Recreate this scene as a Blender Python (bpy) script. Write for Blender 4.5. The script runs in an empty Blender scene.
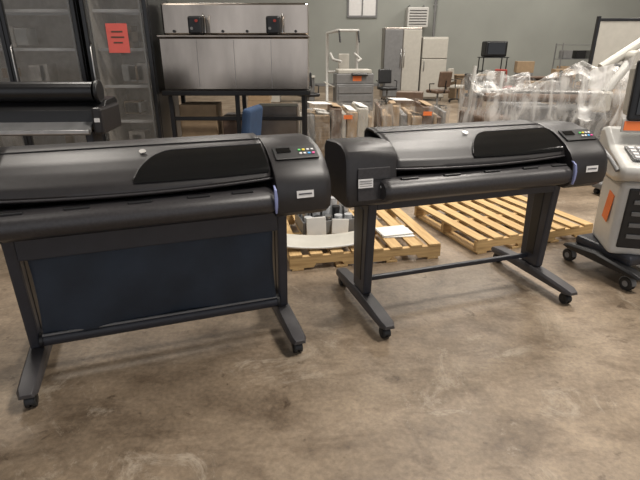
import bpy, math, random
from mathutils import Vector, Matrix, noise
random.seed(7)
S=bpy.context.scene
COL=S.collection
# ------------------------------------------------------------------ materials
def new_mat(name):
    m=bpy.data.materials.new(name); m.use_nodes=True
    nt=m.node_tree; return m,nt,nt.nodes['Principled BSDF']
def mat(name,col,rough=.5,metal=0,var=.15,scale=12,bump=.0,spec=.5,bscale=None,coat=0,stretch=None):
    m,nt,b=new_mat(name)
    N=nt.nodes; L=nt.links
    tc=N.new('ShaderNodeTexCoord'); nz=N.new('ShaderNodeTexNoise')
    nz.inputs['Scale'].default_value=scale; nz.inputs['Detail'].default_value=5
    src=tc.outputs['Object']
    if stretch:
        mp=N.new('ShaderNodeMapping'); mp.inputs['Scale'].default_value=stretch
        L.new(src,mp.inputs[0]); src=mp.outputs[0]
    L.new(src,nz.inputs['Vector'])
    r=N.new('ShaderNodeValToRGB')
    r.color_ramp.elements[0].position=.3; r.color_ramp.elements[1].position=.7
    c0=[max(0,c*(1-var)) for c in col]; c1=[min(1,c*(1+var)) for c in col]
    r.color_ramp.elements[0].color=(*c0,1); r.color_ramp.elements[1].color=(*c1,1)
    L.new(nz.outputs['Fac'],r.inputs['Fac']); L.new(r.outputs['Color'],b.inputs['Base Color'])
    b.inputs['Roughness'].default_value=rough; b.inputs['Metallic'].default_value=metal
    b.inputs['Specular IOR Level'].default_value=spec
    b.inputs['Coat Weight'].default_value=coat
    if bump>0:
        n2=N.new('ShaderNodeTexNoise'); n2.inputs['Scale'].default_value=bscale or scale*8
        L.new(tc.outputs['Object'],n2.inputs['Vector'])
        bp=N.new('ShaderNodeBump'); bp.inputs['Strength'].default_value=bump; bp.inputs['Distance'].default_value=.01
        L.new(n2.outputs['Fac'],bp.inputs['Height']); L.new(bp.outputs['Normal'],b.inputs['Normal'])
    return m
def glass_mat(name,col,alpha,rough=.05):
    m,nt,b=new_mat(name); N=nt.nodes; L=nt.links
    tr=N.new('ShaderNodeBsdfTransparent'); mx=N.new('ShaderNodeMixShader')
    b.inputs['Base Color'].default_value=(*col,1); b.inputs['Roughness'].default_value=rough
    mx.inputs[0].default_value=alpha
    L.new(tr.outputs[0],mx.inputs[1]); L.new(b.outputs[0],mx.inputs[2])
    L.new(mx.outputs[0],N['Material Output'].inputs[0])
    return m
def film_mat(name,lo=.12,hi=.75,scale=5,col=(.75,.74,.72)):
    m,nt,b=new_mat(name); N=nt.nodes; L=nt.links
    tc=N.new('ShaderNodeTexCoord'); nz=N.new('ShaderNodeTexNoise')
    mp=N.new('ShaderNodeMapping'); mp.inputs['Scale'].default_value=(1,1,.35)
    nz.inputs['Scale'].default_value=scale; nz.inputs['Detail'].default_value=8; nz.inputs['Distortion'].default_value=1.5
    L.new(tc.outputs['Object'],mp.inputs[0]); L.new(mp.outputs[0],nz.inputs['Vector'])
    mr=N.new('ShaderNodeMapRange'); mr.inputs[1].default_value=.40; mr.inputs[2].default_value=.66
    mr.inputs[3].default_value=lo; mr.inputs[4].default_value=hi
    L.new(nz.outputs['Fac'],mr.inputs[0])
    tr=N.new('ShaderNodeBsdfTransparent'); mx=N.new('ShaderNodeMixShader')
    b.inputs['Base Color'].default_value=(*col,1); b.inputs['Roughness'].default_value=.22
    bp=N.new('ShaderNodeBump'); bp.inputs['Strength'].default_value=.9; bp.inputs['Distance'].default_value=.04
    L.new(nz.outputs['Fac'],bp.inputs['Height']); L.new(bp.outputs['Normal'],b.inputs['Normal'])
    L.new(mr.outputs[0],mx.inputs[0]); L.new(tr.outputs[0],mx.inputs[1]); L.new(b.outputs[0],mx.inputs[2])
    L.new(mx.outputs[0],N['Material Output'].inputs[0])
    return m
def concrete():
    m,nt,b=new_mat('concrete_floor'); N=nt.nodes; L=nt.links
    tc=N.new('ShaderNodeTexCoord')
    def nz(scale,det=6,dist=0,vec=None,rough=.6):
        n=N.new('ShaderNodeTexNoise'); n.inputs['Scale'].default_value=scale; n.inputs['Detail'].default_value=det
        n.inputs['Distortion'].default_value=dist; n.inputs['Roughness'].default_value=rough
        L.new(vec or tc.outputs['Object'],n.inputs['Vector']); return n
    def ramp(src,stops):
        r=N.new('ShaderNodeValToRGB'); e=r.color_ramp.elements
        e[0].position,e[0].color=stops[0][0],(*stops[0][1],1)
        e[1].position,e[1].color=stops[-1][0],(*stops[-1][1],1)
        for p,c in stops[1:-1]:
            x=e.new(p); x.color=(*c,1)
        L.new(src,r.inputs['Fac']); return r
    def mul(a,bb,f=1,mode='MULTIPLY'):
        x=N.new('ShaderNodeMix'); x.data_type='RGBA'; x.blend_type=mode; x.inputs[0].default_value=f
        L.new(a,x.inputs[6]); L.new(bb,x.inputs[7]); return x.outputs[2]
    big=ramp(nz(.7,9,.4,rough=.65).outputs['Fac'],[(.3,(.13,.095,.064)),(.5,(.245,.188,.132)),(.72,(.35,.28,.205))])
    med=ramp(nz(3.0,10,.5,rough=.7).outputs['Fac'],[(.3,(.52,.48,.44)),(.48,(.92,.91,.90)),(.7,(1.18,1.18,1.18))])
    fine=ramp(nz(45,6,0,rough=.7).outputs['Fac'],[(.3,(.72,.72,.72)),(.7,(1.17,1.17,1.17))])
    c=mul(big.outputs[0],med.outputs[0]); c=mul(c,fine.outputs[0])
    mp=N.new('ShaderNodeMapping'); mp.inputs['Scale'].default_value=(1.5,4,1); mp.inputs['Rotation'].default_value=(0,0,.9)
    L.new(tc.outputs['Object'],mp.inputs[0])
    sc=ramp(nz(2.2,10,.5,mp.outputs[0],.72).outputs['Fac'],[(.35,(.72,.69,.66)),(.5,(1,1,1)),(.7,(1.12,1.12,1.10))])
    c=mul(c,sc.outputs[0])
    pp=ramp(nz(2.4,12,.9,rough=.8).outputs['Fac'],[(.56,(0,0,0)),(.66,(1,1,1))])
    pale=N.new('ShaderNodeRGB'); pale.outputs[0].default_value=(.46,.40,.32,1)
    x=N.new('ShaderNodeMix'); x.data_type='RGBA'
    mm=N.new('ShaderNodeMath'); mm.operation='MULTIPLY'; mm.inputs[1].default_value=.5
    L.new(pp.outputs[0],mm.inputs[0]); L.new(mm.outputs[0],x.inputs[0]); L.new(c,x.inputs[6]); L.new(pale.outputs[0],x.inputs[7]); c=x.outputs[2]
    sp=ramp(nz(9,4,.5).outputs['Fac'],[(.28,(.5,.46,.43)),(.36,(1,1,1))])
    c=mul(c,sp.outputs[0])
    L.new(c,b.inputs['Base Color'])
    rr=N.new('ShaderNodeMapRange'); rr.inputs[3].default_value=.36; rr.inputs[4].default_value=.62
    L.new(nz(2.5,6).outputs['Fac'],rr.inputs[0]); L.new(rr.outputs[0],b.inputs['Roughness'])
    bp=N.new('ShaderNodeBump'); bp.inputs['Strength'].default_value=.15; bp.inputs['Distance'].default_value=.01
    L.new(nz(25,8).outputs['Fac'],bp.inputs['Height']); L.new(bp.outputs['Normal'],b.inputs['Normal'])
    return m
def wood(name,col):
    m,nt,b=new_mat(name); N=nt.nodes; L=nt.links
    tc=N.new('ShaderNodeTexCoord'); mp=N.new('ShaderNodeMapping'); mp.inputs['Scale'].default_value=(2,25,25)
    nz=N.new('ShaderNodeTexNoise'); nz.inputs['Scale'].default_value=2; nz.inputs['Detail'].default_value=8
    L.new(tc.outputs['Object'],mp.inputs[0]); L.new(mp.outputs[0],nz.inputs['Vector'])
    r=N.new('ShaderNodeValToRGB'); r.color_ramp.elements[0].position=.3; r.color_ramp.elements[1].position=.7
    r.color_ramp.elements[0].color=(col[0]*.6,col[1]*.55,col[2]*.5,1); r.color_ramp.elements[1].color=(*col,1)
    L.new(nz.outputs['Fac'],r.inputs['Fac']); L.new(r.outputs['Color'],b.inputs['Base Color']); b.inputs['Roughness'].default_value=.75
    return m
M={}
M['floor']=concrete()
M['wall']=mat('painted_wall',(.18,.19,.17),.8,var=.08,scale=.6)
M['wall2']=mat('painted_wall_light',(.29,.30,.275),.8,var=.08,scale=.6)
M['ceil']=mat('ceiling_deck',(.30,.30,.29),.8)
M['body']=mat('charcoal_plastic',(.019,.0172,.018),.40,var=.12,scale=40,bump=.06,bscale=400)
M['body2']=mat('grey_plastic',(.031,.029,.031),.38,var=.25,scale=90,bump=.06,bscale=400)
M['dark']=mat('black_plastic',(.008,.008,.009),.42)
M['window']=mat('smoked_window',(.005,.0055,.006),.10,var=.05,coat=.5)
M['slate']=mat('slate_painted_steel',(.026,.028,.037),.42,var=.1)
M['foot']=mat('foot_grey',(.05,.047,.050),.45,var=.1)
M['fabric']=mat('navy_fabric',(.019,.028,.044),.70,var=.3,scale=4,bump=.3,bscale=300)
M['rubber']=mat('rubber',(.012,.012,.012),.6)
M['blue']=mat('pale_blue_plastic',(.22,.25,.45),.45)
M['label']=mat('white_label',(.72,.71,.70),.5,var=.03)
M['print']=mat('ink_print',(.06,.06,.07),.6)
M['silver']=mat('silver',(.50,.49,.48),.3,1)
M['steel']=mat('stainless_steel',(.42,.37,.32),.20,1,var=.35,scale=2.0,bump=.15,bscale=2.5,stretch=(1,1,.35))  # strong colour variation paints uneven reflections into the steel
M['steel2']=mat('stainless_dull',(.30,.265,.235),.30,1,var=.35,scale=3,bump=.10,bscale=3)
M['wood']=wood('pallet_wood',(.60,.41,.19)); M['wood2']=wood('board_wood',(.30,.22,.14))
M['orange']=mat('orange_label',(.85,.20,.05),.6,var=.04)
M['red']=mat('red_sign',(.82,.15,.12),.6,var=.04)
M['white']=mat('white_plastic',(.56,.55,.52),.4,var=.05)
M['beige']=mat('beige_enamel',(.46,.44,.39),.4,var=.05)
M['grey']=mat('grey_metal',(.18,.18,.18),.45,var=.1)
M['tan']=mat('cardboard',(.34,.24,.145),.85,var=.1)
M['brown']=mat('brown_vinyl',(.12,.075,.05),.6)
M['bluefab']=mat('blue_upholstery',(.025,.055,.12),.8)
M['redfab']=mat('red_upholstery',(.30,.04,.03),.8)
M['black']=mat('black_enamel',(.010,.010,.011),.3)
M['glass']=glass_mat('door_glass',(.26,.25,.23),.24,.04)  # milky grey in the pane colour stands in for reflected light
M['clear']=glass_mat('clear_plastic',(.7,.72,.74),.55,.15)
M['film']=film_mat('shrink_film',.10,.70); M['film2']=film_mat('shrink_film_thin',.08,.5,8,(.6,.57,.52))
M['interior']=mat('cooler_interior',(.64,.59,.53),.6)
M['paper']=mat('paper',(.66,.65,.62),.8,var=.05)
for k,c in (('dot_g',(.1,.6,.15)),('dot_y',(.9,.7,.05)),('dot_c',(.05,.4,.8)),('dot_m',(.8,.05,.3))): M[k]=mat(k,c,.5,var=.02)
# ------------------------------------------------------------------ mesh helpers
def empty(name,loc=(0,0,0),rz=0,sc=1):
    e=bpy.data.objects.new(name,None); COL.objects.link(e); e.location=loc; e.rotation_euler=(0,0,rz)
    if sc!=1: e.scale=(sc,sc,sc)
    e.empty_display_size=.1; return e
def mesh(name,V,F,m,par=None,loc=(0,0,0),rot=(0,0,0),bevel=0,smooth=False,seg=2,solid=0):
    me=bpy.data.meshes.new(name); me.from_pydata([tuple(v) for v in V],[],F); me.update()
    import bmesh
    bm=bmesh.new(); bm.from_mesh(me); bmesh.ops.recalc_face_normals(bm,faces=bm.faces); bm.to_mesh(me); bm.free()
    o=bpy.data.objects.new(name,me); COL.objects.link(o); me.materials.append(M[m] if isinstance(m,str) else m)
    o.location=loc; o.rotation_euler=rot
    if par: o.parent=par
    if solid:
        s=o.modifiers.new('s','SOLIDIFY'); s.thickness=solid
    if bevel:
        b=o.modifiers.new('b','BEVEL'); b.width=bevel; b.segments=seg; b.limit_method='ANGLE'
    if smooth:
        for p in me.polygons: p.use_smooth=True
        try: me.set_sharp_from_angle(angle=math.radians(40))
        except Exception: pass
    return o
def box(name,s,loc,m,par=None,bevel=.004,rot=(0,0,0),taper=None,seg=2):
    x,y,z=s[0]/2,s[1]/2,s[2]/2
    tx,ty=taper or (1,1)   # bottom scale
    V=[(-x*tx,-y*ty,-z),(x*tx,-y*ty,-z),(x*tx,y*ty,-z),(-x*tx,y*ty,-z),(-x,-y,z),(x,-y,z),(x,y,z),(-x,y,z)]
    F=[(0,3,2,1),(4,5,6,7),(0,1,5,4),(1,2,6,5),(2,3,7,6),(3,0,4,7)]
    return mesh(name,V,F,m,par,loc,rot,bevel,seg=seg)
def loft(name,rings,m,par=None,caps=True,closed=True,bevel=0,smooth=True,loc=(0,0,0),rot=(0,0,0),solid=0):
    n=len(rings[0]); V=[p for r in rings for p in r]; F=[]
    for i in range(len(rings)-1):
        for j in range(n if closed else n-1):
            k=(j+1)%n; F.append((i*n+j,i*n+k,(i+1)*n+k,(i+1)*n+j))
    if caps and closed: F.append(tuple(range(n))); F.append(tuple((len(rings)-1)*n+j for j in range(n)))
    return mesh(name,V,F,m,par,loc,rot,bevel,smooth,solid=solid)
def prof(name,P,x0,x1,m,par=None,bevel=.006,loc=(0,0,0)):
    return loft(name,[[(x,y,z) for y,z in P] for x in (x0,x1)],m,par,bevel=bevel,loc=loc)
def cyl(name,r,d,loc,axis,m,par=None,n=24,bevel=0,r2=None):
    r2=r if r2 is None else r2
    R=[]
    for t,rr in ((-d/2,r),(d/2,r2)):
        ring=[]
        for i in range(n):
            a=2*math.pi*i/n; c,s=math.cos(a)*rr,math.sin(a)*rr
            ring.append({'x':(t,c,s),'y':(c,t,s),'z':(c,s,t)}[axis])
        R.append(ring)
    return loft(name,R,m,par,loc=loc,bevel=bevel)
def tube(name,pts,r,m,par=None,cyc=False,smooth=False):
    cu=bpy.data.curves.new(name,'CURVE'); cu.dimensions='3D'; cu.bevel_depth=r; cu.bevel_resolution=3; cu.use_fill_caps=True
    sp=cu.splines.new('POLY'); sp.points.add(len(pts)-1)
    for p,q in zip(sp.points,pts): p.co=(*q,1)
    sp.use_cyclic_u=cyc
    cu.materials.append(M[m]); o=bpy.data.objects.new(name,cu); COL.objects.link(o)
    if par: o.parent=par
    return o
def grid(name,fn,nu,nv,m,par=None,solid=0,smooth=True):
    V=[fn(i/nu,j/nv) for j in range(nv+1) for i in range(nu+1)]
    F=[(j*(nu+1)+i,j*(nu+1)+i+1,(j+1)*(nu+1)+i+1,(j+1)*(nu+1)+i) for j in range(nv) for i in range(nu)]
    return mesh(name,V,F,m,par,smooth=smooth,solid=solid)
def caster(p,x,y,r=.034,tag='caster',steel=False):
    cyl(tag+'_wheel_a',r,.020,(x-.014,y,r),'x','rubber',p,20,.004)
    cyl(tag+'_wheel_b',r,.020,(x+.014,y,r),'x','rubber',p,20,.004)
    cyl(tag+'_hub',r*.45,.052,(x,y,r),'x','grey' if steel else 'dark',p,12)
    R=[]
    for t in (-.006,.006):
        R.append([(x+t*3.0,y+math.cos(a)*r*1.12,r+math.sin(a)*r*1.12) for a in [math.pi*i/8 for i in range(9)]])
    loft(tag+'_hood',R,'grey' if steel else 'dark',p)
    cyl(tag+'_stem',.010,.05,(x,y,2*r+.018),'z','silver',p,12)
# ------------------------------------------------------------------ room
def slab(name,x0,x1,y0,y1,z0,z1,m): return box(name,(x1-x0,y1-y0,z1-z0),((x0+x1)/2,(y0+y1)/2,(z0+z1)/2),m,bevel=0)
slab('floor',-14,16,-6,22,-.1,0,'floor')
slab('wall_back',-14,16,22,22.2,0,7.5,'wall2')
slab('wall_left',-14.2,-14,-6,22.2,0,7.5,'wall')
slab('wall_right',16,16.2,-6,22.2,0,7.5,'wall2')
slab('ceiling',-14.2,16.2,-6,22.2,7.5,7.6,'ceil')
slab('baseboard_back',-13.9,15.9,21.96,21.998,0,.12,'grey')
w=empty('window_1',(1.75,21.98,0))
box('pane',(1.1,.03,1.2),(0,-.01,3.4),'label',w); box('mullion',(.05,.05,1.2),(0,-.03,3.4),'grey',w)
for z in (2.76,4.04): box('frame_rail',(1.25,.06,.08),(0,-.01,z),'grey',w)
for x in (-.59,.59): box('frame_stile',(.07,.06,1.2),(x,-.01,3.4),'grey',w)
h=empty('wall_heater',(3.95,21.6,0)); box('housing',(.85,.6,.75),(0,0,2.70),'white',h,.03)
for i in range(6): box('louvre',(.7,.02,.04),(0,-.31,2.45+i*.1),'grey',h,rot=(.5,0,0))
tube('bracket',[(-.3,.38,3.15),(-.3,0,3.15),(-.3,0,3.05)],.02,'grey',h); tube('bracket2',[(.3,.38,3.15),(.3,0,3.15),(.3,0,3.05)],.02,'grey',h)
c=empty('conduit_pipe',(4.75,21.9,0)); cyl('pipe',.05,7.4,(0,0,3.7),'z','grey',c)
for z in (1.5,3.2,5): box('clamp',(.16,.1,.05),(0,.04,z),'silver',c)
# ------------------------------------------------------------------ large-format printers
def printer(name,loc,rz,fabric,xr=.555,xe=.835,xl=-.615,xi=-.925):
    p=empty(name,loc,rz)
    for sx,tag in ((-.645,'left'),(.645,'right')):
        R=[]
        for y,hw,z0,z1 in ((-.07,.030,.085,.105),(-.03,.044,.080,.118),(.12,.046,.080,.130),(.35,.046,.080,.142),(.58,.046,.080,.130),(.70,.044,.080,.118),(.74,.030,.085,.105)):
            R.append([(sx-hw,y,z0),(sx+hw,y,z0),(sx+hw,y,z1-.018),(sx+hw*.75,y,z1),(sx-hw*.75,y,z1),(sx-hw,y,z1-.018)])
        loft('foot_'+tag,R,'foot',p,bevel=.004)
        caster(p,sx,-.01,tag='caster_front_'+tag); caster(p,sx,.68,tag='caster_rear_'+tag)
        box('leg_'+tag,(.055,.24,.62),(sx,.34,.452),'slate',p,.012,taper=(1,.72))
        box('leg_bracket_'+tag,(.09,.30,.03),(sx,.32,.765),'slate',p,.006)
        box('leg_inset_'+tag,(.062,.09,.46),(sx,.34,.45),'dark',p,.004,taper=(1,.8))
    box('stretcher_beam',(1.24,.030,.030),(0,.37,.19),'slate',p,.006)
    box('upper_beam',(1.24,.03,.15 if fabric else .09),(0,.24,.705 if fabric else .735),'slate',p,.006)
    if fabric:
        def fb(u,v):
            x=-.60+1.2*u; z=.68-.47*v
            y=.27-.03*math.sin(math.pi*v)+.012*math.sin(u*9+v*3)-.02*v+.006*math.sin(u*23+v*7)
            return (x*(1-.03*math.sin(math.pi*v)),y,z)
        grid('media_bin_fabric',fb,50,24,'fabric',p,solid=.004)
        cyl('stretcher_roll',.034,1.22,(0,.26,.185),'x','slate',p)
        tube('fabric_hem',[(-.60,.235,.222),(.60,.235,.222)],.007,'grey',p)
        for sx in (-.61,.61): cyl('roll_cap',.040,.015,(sx,.26,.185),'x','dark',p)
    prof('chassis',[(.46,.79),(.46,1.04),(.16,1.04),(.13,.95),(.03,.90),(.03,.81),(.08,.78)],-.62,xr,'dark',p,.004)
    prof('platen',[(.15,.955),(.05,.915),(.05,.908),(.15,.945)],-.60,xr-.02,'steel2',p,.001)
    lip=[(.10,.925),(.03,.930),(-.02,.922),(-.050,.90),(-.060,.872),(-.052,.842),(-.02,.820),(.05,.812),(.08,.815),(.08,.88)]
    R=[]
    for x,s in ((-.70,.80),(-.69,.93),(-.67,1),(xr-.04,1),(xr-.02,.95),(xr-.01,.85)):
        R.append([(x,.02+(y-.02)*s,.87+(z-.87)*s) for y,z in lip])
    loft('output_lip',R,'body2',p)
    for x in (-.55,-.3,-.05,.2,.4): box('lip_rib',(.10,.02,.012),(x,.0,.928),'dark',p,.004)
    xc0=xl-.01; xm=(xc0+xr)/2; xh=(xr-xc0)/2
    def cov(x,t):
        pts=[(.055,.948),(.048,.972),(.065,1.005),(.12,1.045),(.19,1.082),(.27,1.108),(.36,1.124),(.44,1.125),(.470,1.10),(.470,1.0)]
        f=t*(len(pts)-1); i=min(int(f),len(pts)-2); a=f-i
        y=pts[i][0]*(1-a)+pts[i+1][0]*a; z=pts[i][1]*(1-a)+pts[i+1][1]*a
        b=1-((x-xm)/xh)**2
        if t<.6: k=1-t/.6; y-=.03*b*k; z+=.012*(1-b)*k
        return (x,y,z)
    grid('top_cover',lambda u,v:cov(xc0+(xr-xc0)*u,v),30,36,'body',p,solid=.01)
    w0,w1=xr-.62,xr-.012
    def win(u,v):
        x=w0+(w1-w0)*u
        lo=.16+.03*(1-u); hi=.50
        k=min(1,u/.30); hi=lo+.05+(hi-lo-.05)*math.sin(k*math.pi/2)**.7
        q=cov(x,lo+(hi-lo)*v); return (q[0],q[1]-.003,q[2]+.008)
    grid('cover_window',win,36,12,'window',p)
    X=[xc0+(xr-xc0)*i/20 for i in range(21)]
    tube('cover_seam',[(x,cov(x,.60)[1],cov(x,.60)[2]+.003) for x in X],.003,'dark',p)
    tube('cover_rim',[(x,cov(x,.05)[1]-.004,cov(x,.05)[2]) for x in X],.006,'body2',p)
    E=[]
    for i in range(25):
        q=win(i/24,1); E.append((q[0],q[1],q[2]+.001))
    tube('window_edge',E,.003,'body2',p)
    q=cov(w0+.05,.50); cyl('badge',.016,.004,(q[0],q[1]-.004,q[2]+.010),'z','silver',p).rotation_euler=(.4,0,0)
    rp=[(.47,.79),(.47,1.08),(.44,1.11),(.30,1.118),(.17,1.09),(.07,1.04),(.01,.99),(-.02,.945),(-.03,.87),(-.02,.81),(.02,.782)]
    R=[]
    for x,s in ((xr+.004,.99),(xr+.010,1),(xe-.04,1),(xe-.015,.98),(xe,.93)):
        R.append([(x,.22+(y-.22)*s,.95+(z-.95)*s) for y,z in rp])
    loft('control_module',R,'body',p)
    sl=math.atan2(.05,.10); xc=(xr+xe)/2
    e=empty('control_panel',(xc,.12,1.069)); e.parent=p; e.rotation_euler=(sl,0,0)
    box('panel_plate',(.22,.10,.008),(0,0,.003),'dark',e,.003)
    box('lcd',(.07,.035,.004),(-.06,.015,.009),'window',e,.001)
    k=0
    for i in range(4):
        for j in range(2):
            box('key',(.014,.011,.006),(.02+i*.022,-.018+j*.028,.009),['label','dot_g','label','dot_y','dot_c','label','dot_m','label'][k],e,.002); k+=1
    box('asset_label',(.085,.002,.035),(xc,-.0325,.90),'label',p,0,rot=(-.1,0,0))
    box('asset_print',(.065,.002,.006),(xc,-.0345,.902),'print',p,0,rot=(-.1,0,0))
    lp=[(.40,.79),(.40,1.05),(.37,1.085),(.20,1.100),(.13,1.095),(.07,1.07),(.045,1.02),(.03,.85),(.035,.80),(.06,.782)]
    R=[]
    for x,s in ((xi,.96),(xi+.01,.99),(xi+.02,1),(xl-.02,1),(xl-.006,.98)):
        R.append([(x,.24+(y-.24)*s,.95+(z-.95)*s) for y,z in lp])
    loft('ink_module',R,'body',p)
    box('ink_door',(.18,.01,.17),(-.735,.031,.905),'body2',p,.006,rot=(-.09,0,0))
    box('ink_door_seam',(.185,.004,.005),(-.735,.026,.93),'dark',p,0)
    box('serial_label',(.080,.003,.045),(-.785,.021,.915),'label',p,0,rot=(-.09,0,0))
    for i in range(3): box('serial_print_%d'%i,(.066,.003,.003),(-.785,.0195,.902+i*.013),'grey',p,0,rot=(-.09,0,0))
    box('small_label',(.035,.003,.012),(-.685,.020,.89),'label',p,0,rot=(-.09,0,0))
    R=[]
    for y,z,w in ((-.035,.955,.003),(-.058,.94,.006),(-.068,.90,.008),(-.068,.86,.007),(-.062,.825,.004)):
        R.append([(xr-.012-w,y,z),(xr-.012+w,y,z),(xr-.012+w,y+.014,z),(xr-.012-w,y+.014,z)])
    loft('paper_lever',R,'blue',p,bevel=.002)
    return p
printer('large_format_printer',(-.736,2.018,0),math.radians(19.5),True)
printer('large_format_printer',(.984,2.577,0),math.radians(18),False,.475,.75,-.60,-.88)
p=empty('roll_plotter',(-2.56,3.75,0),math.radians(4))
for sx in (-.75,.75):
    box('leg',(.06,.2,.85),(sx,.1,.52),'slate',p,.01); box('foot',(.09,.75,.05),(sx,.1,.105),'foot',p,.012)
    caster(p,sx,-.22); caster(p,sx,.42)
box('beam',(1.44,.05,.12),(0,.1,.5),'slate',p)
prof('body',[(.38,.95),(.38,1.15),(.33,1.18),(.12,1.17),(.03,1.10),(.0,1.0),(.02,.95)],-.88,.88,'dark',p)
cyl('media_roll',.075,1.62,(0,.10,1.235),'x','black',p,32)
for sx in (-.84,.84): cyl('roll_flange',.085,.03,(sx,.10,1.235),'x','dark',p,32,.006)
prof('front_tray',[(.0,.99),(-.10,.93),(-.12,.94),(-.12,.96),(.0,1.02)],-.80,.80,'grey',p)
box('tray_edge',(1.62,.02,.03),(0,-.13,.96),'silver',p)
for sx in (-.86,.86): box('end_cap',(.08,.44,.20),(sx,.14,1.03),'body',p,.02)
box('service_label',(.04,.003,.03),(.86,-.083,1.04),'label',p,0)
# ------------------------------------------------------------------ pallets
def pallet(name,loc,rz,L=1.2,W=1.0,par=None):
    p=empty(name,loc,rz)
    for i,y in enumerate((-W/2+.02,0,W/2-.02)):
        V2=[(-L/2,.02),(-L/2+.18,.02),(-L/2+.20,.05),(-L/2+.40,.05),(-L/2+.42,.02),(L/2-.42,.02),(L/2-.40,.05),(L/2-.20,.05),(L/2-.18,.02),(L/2,.02),(L/2,.11),(-L/2,.11)]
        loft('stringer_%d'%i,[[(a,y-.019,b) for a,b in V2],[(a,y+.019,b) for a,b in V2]],'wood',p,smooth=False)
    n=8
    for i in range(n):
        x=-L/2+.05+(L-.10)*i/(n-1)
        box('deck_board_%d'%i,(W,.095,.018),(x,random.uniform(-.004,.004),.120),'wood',p,.002,rot=(0,0,math.pi/2+random.uniform(-.01,.01)))
    for i,x in enumerate((-L/2+.06,-.2,.2,L/2-.06)):
        box('bottom_board_%d'%i,(W,.09,.018),(x,0,.010),'wood',p,.002,rot=(0,0,math.pi/2))
    return p
pallet('wooden_pallet',(.26,3.85,0),math.radians(12))
pallet('wooden_pallet',(1.66,4.22,0),math.radians(19))
t=empty('printer_catch_tray',(.03,3.42,.131),math.radians(8))
grid('shell',lambda u,v:(-.34+.68*u,-.075+.15*v,.012+.035*(2*u-1)**2+.05*v*v),20,8,'beige',t,solid=.006)
tube('rim',[(-.34+.68*i/14,-.075,.018+.035*(2*i/14-1)**2) for i in range(15)],.009,'white',t)
g=empty('glassware_crate',(.04,3.84,.131),math.radians(14))
box('crate_floor',(.44,.34,.012),(0,0,.008),'grey',g)
for sx,sy,a,b in ((0,-.17,.44,.01),(0,.17,.44,.01),(-.22,0,.01,.34),(.22,0,.01,.34)): box('crate_side',(a,b,.11),(sx,sy,.065),'grey',g)
for i in range(5):
    for j in range(4):
        x,y=-.17+i*.085,-.12+j*.08
        hh=.13+.05*((i*3+j)%3)
        cyl('tumbler',.026,hh,(x,y,.017+hh/2),'z',['clear','dark','silver','clear'][(i+j*2)%4],g,14,0,.034)
box('folded_papers',(.16,.02,.15),(-.12,-.19,.085),'paper',g,.003,rot=(-.15,0,0))
box('folded_papers_b',(.14,.02,.12),(.08,-.19,.07),'paper',g,.003,rot=(-.2,.1,0))
pp=empty('paper_stack',(.62,3.72,.131),.3)
for i in range(3): box('sheet',(.26,.20,.005),(random.uniform(-.02,.02),random.uniform(-.02,.02),.003+i*.006),'paper',pp,0,rot=(0,0,random.uniform(-.2,.2)))
# ------------------------------------------------------------------ glass-door coolers
def cooler(name,x0,x1,yf,doors,h=2.35,dep=.72,sign=False):
    p=empty(name,((x0+x1)/2,yf,0)); W=x1-x0
    for sx in (-1,1): box('side_panel',(.04,dep,h),(sx*(W/2-.02),dep/2,h/2),'black',p)
    box('back_panel',(W-.08,.04,h-.04),(0,dep-.03,h/2),'interior',p); box('roof',(W-.08,dep,.06),(0,dep/2,h-.03),'black',p)
    for sx in (-1,1): box('liner',(.012,dep-.10,h-.4),(sx*(W/2-.05),dep/2,.32+(h-.4)/2),'interior',p,0)
    box('base',(W-.08,dep,.28),(0,dep/2,.15),'black',p)
    for i in range(6): box('grille_slat',(W-.2,.012,.015),(0,-.006,.07+i*.032),'grey',p)
    for k in range(5):
        z=.45+k*.36
        for j in range(9): box('shelf_%d_wire'%k,(W-.12,.008,.008),(0,.12+j*.06,z),'silver',p,0)
        box('shelf_edge_%d'%k,(W-.12,.012,.03),(0,.095,z+.005),'label',p,.002)
        for i in range(random.randint(2,4)):
            if k<4: box('shelf_item',(random.uniform(.08,.2),.2,random.uniform(.08,.22)),(random.uniform(-W/2+.2,W/2-.2),.35,z+.13),random.choice(['tan','white','grey','interior']),p)
    dw=W/doors
    for i in range(doors):
        cx=-W/2+dw*(i+.5)
        for sx in (-1,1): box('door_stile',(.040,.045,h-.40),(cx+sx*(dw/2-.022),-.03,.32+(h-.40)/2),'black',p,.006)
        for z in (.35,h-.11): box('door_rail',(dw-.085,.045,.06),(cx,-.03,z),'black',p,.006)
        box('glass_pane',(dw-.085,.008,h-.50),(cx,-.03,.37+(h-.48)/2),'glass',p,0)
        hx=cx-(dw/2-.06)
        tube('door_handle',[(hx,-.055,.95),(hx,-.09,.98),(hx,-.09,1.55),(hx,-.055,1.58)],.008,'silver',p)
        box('light_strip',(.02,.02,h-.6),(cx+dw/2-.10,.05,.4+(h-.6)/2),'white',p)
    if sign:
        box('red_sign',(.21,.003,.27),(.0,-.037,1.64),'red',p,0)
        for i,w in enumerate((.11,.13,.09)): box('sign_text_%d'%i,(w,.002,.014),(.0,-.040,1.70-i*.05),'brown',p,0)
    return p
cooler('glass_door_cooler',-3.86,-2.38,5.2,2)
cooler('glass_door_cooler',-2.33,-1.68,5.2,1,sign=True)
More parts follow.
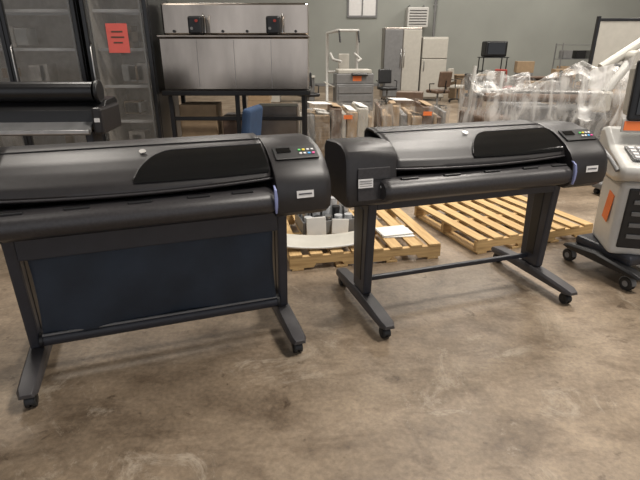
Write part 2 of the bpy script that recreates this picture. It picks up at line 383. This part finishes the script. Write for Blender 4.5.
# ------------------------------------------------------------------ stainless equipment on stand
s=empty('stainless_serving_counter',(-.87,5.2,0))
W=1.50
box('front_panel',(W,.50,.50),(0,.27,1.395),'steel',s,.01)
for i in range(1,4): box('panel_seam_%d'%i,(.003,.006,.46),(-W/2+i*W/4,.018,1.395),'grey',s,0)
box('top_ledge',(W+.02,.54,.020),(0,.27,1.66),'steel2',s,.005)
box('upper_housing',(W,.34,.30),(0,.36,1.825),'steel',s,.02)
for i in range(6): cyl('knob_%d'%i,.013,.025,(-W/2+.12+i*.25,.178,1.71),'y','dark',s,14)
for x in (-.38,.40):
    b=empty('control_box',(x,.09,1.672)); b.parent=s
    box('case',(.14,.11,.17),(0,0,.09),'dark',b,.02); cyl('lamp',.014,.02,(.02,-.06,.13),'y','redfab',b,12); cyl('dial',.014,.02,(-.03,-.06,.06),'y','grey',b,14)
    tube('spout',[(.09,0,.02),(.09,0,.16),(.09,-.04,.19),(.09,-.06,.17)],.008,'silver',b)
box('stand_top',(W+.04,.60,.05),(0,.28,1.115),'black',s,.006)
for x in (-.70,0,.70):
    for y in (.05,.52): box('stand_leg',(.045,.045,1.09),(x,y,.545),'black',s,.004)
box('stand_shelf',(W-.1,.52,.03),(0,.285,.45),'grey',s)
box('stand_rail',(W-.1,.03,.04),(0,.05,.85),'black',s)
for x,w,hh,mm in ((-.45,.40,.52,'tan'),(-.05,.28,.40,'brown'),(.40,.45,.50,'steel2')): box('stored_carton',(w,.34,hh),(x,.30,.465+hh/2),mm,s,.01)
# ------------------------------------------------------------------ chairs
def office_chair(loc,rz,fab,name='office_chair',back=.98):
    p=empty(name,loc,rz)
    for i in range(5):
        a=2*math.pi*i/5; x,y=.26*math.cos(a),.26*math.sin(a)
        tube('base_arm_%d'%i,[(0,0,.10),(x,y,.075)],.016,'dark',p); cyl('wheel_%d'%i,.03,.04,(x,y,.03),'x','rubber',p,14)
        cyl('wheel_stem_%d'%i,.008,.04,(x,y,.065),'z','dark',p,8)
    cyl('gas_column',.025,.34,(0,0,.26),'z','grey',p,14)
    def cush(n,w,d,h,l,rot=(0,0,0)):
        o=box(n,(w,d,h),l,fab,p,min(w,d,h)*.42,rot,seg=4)
    cush('seat',.48,.46,.09,(0,0,.46)); cush('backrest',.40,.08,back-.58,(0,.25,(back+.58)/2),(-.12,0,0))
    tube('back_post',[(0,.12,.42),(0,.27,.44),(0,.31,.75)],.016,'dark',p)
    for sx in (-1,1): tube('armrest',[(sx*.22,0,.44),(sx*.28,0,.50),(sx*.28,-.02,.66),(sx*.28,.16,.67)],.015,'dark',p)
    return p
office_chair((-.90,4.72,0),4.5,'bluefab',back=1.04)
# ------------------------------------------------------------------ shrink wrapped stacks behind
def wrapped(name,loc,rz,L,W,hh,seed):
    random.seed(seed)
    p=pallet(name,loc,rz,L,W)
    x=-L/2+.02; i=0
    while x<L/2-.06:
        w=min(random.choice([.05,.09,.14,.06,.20]),L/2-.02-x); h=hh*random.uniform(.80,1.02)
        mm=random.choice(['tan','wood2','tan','brown','beige','grey'])
        box('bundle_%d'%i,(w-.006,W*random.uniform(.78,.88),h),(x+w/2,0,.131+h/2),mm,p,.012,rot=(0,random.uniform(-.03,.03),0)); 
        if w>.12: box('flap_%d'%i,(w*.8,W*.5,.012),(x+w/2,-.1,.150+h),random.choice(['paper','tan']),p,.001,rot=(random.uniform(-.1,.1),.15,.1))
        x+=w; i+=1
    box('orange_label',(.11,.003,.05),(L*.18,-W/2-.012,.131+hh*.88),'orange',p,0)
    box('paper_sheet',(.28,.22,.004),(-L*.15,-.12,.165+hh*1.03),'paper',p,0,rot=(.05,.05,.4))
    def f(u,v):
        a=2*math.pi*u; k=1/max(abs(math.cos(a)),abs(math.sin(a)))*(1-.05*abs(math.sin(2*a)))
        x=math.cos(a)*k*(L/2+.015); y=math.sin(a)*k*(W/2-.01); z=.12+v*(hh+.02+.05*noise.noise(Vector((x*5,y*5,seed))))
        d=.02*noise.noise(Vector((x*8,y*8,z*5)))
        return (x*(1+d),y*(1+d),z)
    grid('film_wrap',f,90,16,'film2',p)
    return p
wrapped('shrink_wrapped_pallet',(.14,6.6,0),.05,1.05,.9,.70,3)
wrapped('shrink_wrapped_pallet',(1.22,6.75,0),-.04,.95,.9,.73,5)
random.seed(11)
# ------------------------------------------------------------------ big film-wrapped equipment pallet, right
q=pallet('wrapped_equipment_pallet',(2.92,6.3,0),.08,2.3,1.1)
for (x,y,w,dd,hh,mm) in ((-.85,0,.4,.7,.66,'brown'),(-.35,-.1,.5,.6,.78,'grey'),(.25,.0,.6,.7,.72,'dark'),(.82,-.05,.4,.7,.92,'wood2')):
    box('equipment_case',(w,dd,hh),(x,y,.131+hh/2),mm,q,.03)
tube('long_rail',[(-.95,-.2,1.0),(.9,-.25,.96)],.05,'brown',q)
tube('long_rail_b',[(-.9,.1,1.05),(.9,.1,1.0)],.03,'silver',q)
for x in (-1.0,-.6,.55,1.0): tube('upright',[(x,.2,.13),(x+random.uniform(-.05,.05),.2,1.15+random.uniform(0,.2))],.022,'white',q)
def f(u,v):
    a=2*math.pi*u; k=1/max(abs(math.cos(a)),abs(math.sin(a)))*(1-.08*abs(math.sin(2*a)))
    r=1-.10*v if v<.8 else 1-.10*v-(v-.8)*3.2
    top=1.16+.10*math.sin(a*3)+.06*math.cos(a)
    z=.10+min(v/.8,1)*top*(.92)+(.06*(v-.8)/.2 if v>.8 else 0)
    x=math.cos(a)*k*1.17*r; y=math.sin(a)*k*.56*r
    n=noise.noise(Vector((x*3,y*5,z*4)))*.06
    return (x*(1+n),y*(1+n),z+noise.noise(Vector((x*5,y*5,3)))*.12*v)
grid('draped_film',f,110,30,'film',q)
# ------------------------------------------------------------------ tall articulated-arm machine with film trailing
a=empty('articulated_arm_machine',(3.42,5.15,0),.15)
box('base_plate',(.55,.50,.08),(0,0,.11),'grey',a,.02)
for x in (-.22,.22):
    for y in (-.20,.20): caster(a,x,y,.030)
box('column',(.14,.16,1.50),(0,0,.90),'white',a,.02,taper=(1.3,1.3)); box('column_cap',(.20,.22,.16),(0,0,1.72),'beige',a,.03)
tube('lower_arm',[(0,0,1.66),(-.35,-.05,1.46),(-.58,-.05,1.14)],.045,'white',a)
cyl('elbow',.07,.14,(-.35,-.05,1.46),'y','beige',a,20,.01); cyl('head',.09,.20,(-.60,-.05,1.05),'z','beige',a,20,.02)
tube('upper_boom',[(-.60,.05,1.36),(.0,.0,1.76),(1.2,-.1,2.25)],.05,'beige',a)
tube('cable',[(-.5,0,1.40),(-.2,-.12,1.30),(.05,-.12,1.15),(.08,-.1,.5)],.012,'dark',a)
def ff(u,v):
    x=-.90+2.2*u; z=1.30+.92*u-(.60+.25*math.sin(u*5))*v*(1-.3*u)
    return (x,-.12-.10*v+.05*math.sin(u*25+v*4)+.05*noise.noise(Vector((u*9,v*6,0))),z+.05*noise.noise(Vector((u*12,v*9,1))))
grid('trailing_film',ff,70,24,'film',a)
b=empty('rolling_display_board',(5.22,8.0,0),-.05)
box('panel',(1.9,.05,1.0),(0,0,1.44),'beige',b,.01)
for z in (.93,1.95): box('frame_rail',(1.96,.07,.04),(0,0,z),'black',b,.005)
for sx in (-.97,.97):
    box('frame_post',(.04,.07,1.90),(sx,0,1.05),'black',b,.005); box('foot',(.06,.6,.04),(sx,0,.09),'black',b,.005)
    for y in (-.26,.26): cyl('wheel',.035,.03,(sx,y,.035),'x','rubber',b,16)
box('shelf',(1.9,.35,.03),(0,-.1,.70),'grey',b)
# ------------------------------------------------------------------ medical cart, right edge
m=empty('medical_imaging_cart',(2.27,3.29,0),math.radians(18))
for x in (-.25,.27):
    for y in (-.27,.25): caster(m,x,y,.048,steel=True)
    R=[]
    for y,hw,z1 in ((-.36,.03,.13),(-.30,.045,.15),(0,.05,.18),(.24,.045,.15),(.30,.03,.13)):
        R.append([(x-hw,y,.112),(x+hw,y,.112),(x+hw,y,z1-.015),(x+hw*.7,y,z1),(x-hw*.7,y,z1),(x-hw,y,z1-.015)])
    loft('base_rail',R,'dark',m,bevel=.004)
box('base_deck',(.50,.48,.07),(.01,0,.185),'slate',m,.02)
mb=empty('console',(-.06,-.04,0),-.55); mb.parent=m
box('lower_body',(.44,.40,.52),(.03,0,.47),'white',mb,.04,taper=(.96,1),seg=4)
box('front_bay',(.36,.02,.42),(.045,-.202,.48),'dark',mb,.01)
for i in range(4): box('drive_slot',(.28,.012,.03),(.045,-.216,.36+i*.08),'grey',mb,.003)
box('vent_plate',(.24,.012,.02),(.045,-.216,.665),'label',mb,.002)
box('orange_tag',(.004,.11,.20),(-.193,-.06,.52),'orange',mb,0,rot=(.12,0.03,0))
prof('keyboard_housing',[(.26,.73),(.26,1.02),(.16,1.04),(-.02,.94),(-.30,.87),(-.34,.83),(-.31,.77),(-.18,.73)],-.25,.30,'white',mb,.03)
box('key_deck',(.42,.22,.012),(.03,-.17,.915),'grey',mb,.004,rot=(.21,0,0))
for i in range(8):
    for j in range(4): box('key',(.035,.03,.012),(-.15+i*.05,-.25+j*.05,.906+j*.0105),'label',mb,.003,rot=(.21,0,0))
tube('monitor_neck',[(.03,.12,1.0),(.03,.12,1.14)],.035,'grey',mb)
box('monitor_back',(.42,.16,.34),(.03,.10,1.29),'beige',mb,.04,rot=(-.1,0,0)); box('monitor_bezel',(.44,.05,.38),(.03,.0,1.29),'dark',mb,.015,rot=(-.1,0,0))
box('monitor_screen',(.36,.01,.30),(.03,-.028,1.29),'window',mb,.004,rot=(-.1,0,0))
box('label_bracket',(.18,.02,.09),(-.12,-.02,1.07),'white',mb,.004,rot=(-.1,0,0)); box('orange_label',(.16,.004,.06),(-.12,-.034,1.07),'orange',mb,0,rot=(-.1,0,0))
tube('handle',[(-.26,.15,.88),(-.29,.1,.92),(-.29,-.20,.88),(-.26,-.28,.82)],.014,'grey',mb)
# ------------------------------------------------------------------ distant stock
def fridge(loc,w,h,split=False):
    p=empty('refrigerator',loc)
    box('cabinet',(w,.7,h-.08),(0,0,.08+(h-.08)/2),'beige' if not split else 'steel2',p,.02)
    for x in (-w/2+.08,w/2-.08):
        for y in (-.28,.28): cyl('foot',.025,.08,(x,y,.04),'z','dark',p,10)
    if split:
        for sx in (-1,1):
            box('door',(w/2-.02,.05,h-.20),(sx*w/4,-.375,.14+(h-.2)/2),'beige' if sx>0 else 'grey',p,.015); tube('handle',[(sx*.05,-.40,1.0),(sx*.05,-.44,1.03),(sx*.05,-.44,1.5),(sx*.05,-.40,1.53)],.012,'silver',p)
    else:
        box('lower_door',(w-.02,.05,h*.6),(0,-.375,.12+h*.3),'beige',p,.015); box('upper_door',(w-.02,.05,h*.30),(0,-.375,.14+h*.6+h*.15),'beige',p,.015)
        tube('handle',[(-w/2+.08,-.40,.9),(-w/2+.08,-.44,.93),(-w/2+.08,-.44,1.15),(-w/2+.08,-.40,1.18)],.012,'grey',p)
fridge((2.50,16,0),1.12,2.12,True); fridge((3.48,16,0),.78,1.86)
c=empty('photocopier',(.85,13.0,0),.1)
box('cabinet',(.95,.7,.66),(0,0,.38),'grey',c,.02)
for x in (-.38,.38):
    for y in (-.27,.27): cyl('foot',.03,.05,(x,y,.025),'z','dark',c,10)
for i in range(3): box('drawer_%d'%i,(.85,.03,.17),(0,-.36,.17+i*.2),'grey',c,.01)
box('engine',(.95,.65,.24),(0,0,.83),'grey',c,.02); box('scanner_lid',(.85,.6,.10),(0,.02,1.0),'beige',c,.02)
box('control_panel',(.4,.14,.04),(.1,-.38,.94),'dark',c,.01,rot=(.3,0,0)); box('side_tray',(.28,.35,.03),(-.62,0,.68),'beige',c,.01,rot=(0,.4,0))
box('orange_label',(.22,.004,.12),(.05,-.33,.84),'orange',c,0)
g=empty('gym_machine',(.75,14.6,0),.2)
for x in (-.45,.45):
    tube('side_frame',[(x,-.6,.05),(x,.5,.05),(x,.5,1.95),(x*.6,-.2,2.0)],.045,'white',g)
    tube('grip',[(x*.6,-.2,2.0),(x*.6,-.35,1.7)],.025,'dark',g)
    tube('press_arm',[(x*.8,.45,1.4),(x*.9,-.1,1.25),(x*.5,-.35,1.2)],.035,'white',g)
tube('cross_top',[(-.27,-.2,2.0),(.27,-.2,2.0)],.035,'white',g); tube('cross_low',[(-.45,.5,.9),(.45,.5,.9)],.035,'white',g)
tube('cross_floor',[(-.45,-.6,.05),(.45,-.6,.05)],.04,'white',g)
box('pad',(.35,.5,.08),(0,0,.52),'brown',g,.03); box('back_pad',(.32,.08,.7),(0,.30,1.05),'beige',g,.03); tube('seat_post',[(0,0,.05),(0,0,.5)],.04,'white',g); tube('spine',[(0,-.6,.05),(0,.5,.05)],.035,'white',g)
for i in range(7): box('weight_%d'%i,(.3,.12,.045),(0,.62,.15+i*.05),'grey',g,.004)
def desk(loc,rz,w=1.4,mm='wood2',nm='office_desk'):
    p=empty(nm,loc,rz); box('top',(w,.7,.035),(0,0,.735),mm,p,.004)
    for sx in (-1,1): box('pedestal',(.4,.6,.70),(sx*(w/2-.22),0,.36),'grey' if sx>0 else mm,p,.006)
    box('modesty_panel',(w-.1,.02,.4),(0,.28,.5),mm,p,.003)
    for i in range(3): box('drawer_front',(.36,.02,.2),(w/2-.22,-.31,.15+i*.22),'grey',p,.004)
    return p
def cartons(loc,n,nm='carton_stack'):
    p=empty(nm,loc,random.uniform(-.3,.3)); z=0
    for i in range(n):
        w=random.uniform(.45,.7); h=random.uniform(.25,.42)
        box('carton',(w,w*.8,h),(random.uniform(-.04,.04),0,z+h/2+.001),random.choice(['tan','brown','grey']),p,.005,rot=(0,0,random.uniform(-.15,.15)))
        box('tape',(w*.98,.05,.003),(0,0,z+h+.002),'beige',p,0); z+=h+.004
    return p
desk((5.0,16.5,0),.1); desk((6.7,15.2,0),-.15,1.6,'brown'); desk((-.9,15.5,0),0,1.5,'beige')
cartons((4.35,14.2,0),2); cartons((5.9,13.7,0),2); cartons((7.9,16.5,0),3); cartons((2.2,12.2,0),2); cartons((-1.6,13,0),3); cartons((5.4,12.2,0),2); cartons((6.9,17.2,0),3)
for i,(x,y,r,fb) in enumerate(((4.9,13.3,.4,'brown'),(5.5,15.0,2.2,'redfab'),(6.9,13.9,1.2,'dark'),(3.2,13.6,3.6,'brown'),(1.95,14.6,.2,'dark'),(7.6,14.4,2.9,'brown'),(-.3,12.6,.4,'dark'),(3.9,12.4,2.0,'dark'),(4.2,15.3,1.0,'beige'),(6.3,12.4,.6,'brown'))):
    office_chair((x,y,0),r,fb)
tvs=empty('television_cart',(6.0,17.8,0))
for x in (-.4,.4):
    for y in (-.25,.25): tube('post',[(x,y,0.02),(x,y,1.25)],.02,'black',tvs)
for z in (.35,.8,1.25): box('shelf',(.9,.6,.03),(0,0,z),'black',tvs)
box('television',(.75,.5,.5),(0,0,1.52),'dark',tvs,.05); box('television_screen',(.6,.02,.38),(0,-.255,1.53),'window',tvs,.02)
wr=empty('wire_shelving',(8.8,17.5,0))
for x in (-.7,.7):
    for y in (-.25,.25): tube('post',[(x,y,0.01),(x,y,1.7)],.02,'grey',wr)
for z in (.2,.7,1.2,1.65):
    box('shelf',(1.4,.5,.02),(0,0,z),'grey',wr)
    if z<1.6:
        for k in range(3): box('bin',(.3,.35,.26),(-.45+k*.45,0,z+.145),random.choice(['grey','tan','brown','dark']),wr,.01)
# ------------------------------------------------------------------ lights: ceiling fixtures
def fixture(x,y,e,sx=1.4,sy=1.4,col=(1,.935,.85)):
    p=empty('ceiling_light_fixture',(x,y,7.2)); box('housing',(sx+.1,sy+.1,.10),(0,0,.07),'grey',p)
    ld=bpy.data.lights.new('lamp','AREA'); ld.shape='RECTANGLE'; ld.size=sx; ld.size_y=sy; ld.energy=e; ld.color=col
    o=bpy.data.objects.new('lamp',ld); COL.objects.link(o); o.parent=p; o.location=(0,0,-.02)
for x,y,e in ((3.4,1.6,560),(3.0,6.5,400),(-4,7,270),(-3.5,1.5,45),(9,4,280),(4,12,350),(-3,14,260),(10,13,340),(3,18.5,260),(9,19,230)):
    fixture(x,y,e)
Wd=bpy.data.worlds.new('World'); S.world=Wd; Wd.use_nodes=True
bg=Wd.node_tree.nodes['Background']; bg.inputs[0].default_value=(.95,.96,1,1); bg.inputs[1].default_value=.72
# ------------------------------------------------------------------ camera
cd=bpy.data.cameras.new('camera'); cam=bpy.data.objects.new('camera',cd); COL.objects.link(cam)
cd.sensor_width=36; cd.lens=27; cam.location=(0,0,1.55); cam.rotation_euler=(math.radians(90-21.8),0,0)
cd.clip_end=100
S.camera=cam
S.view_settings.view_transform='Standard'
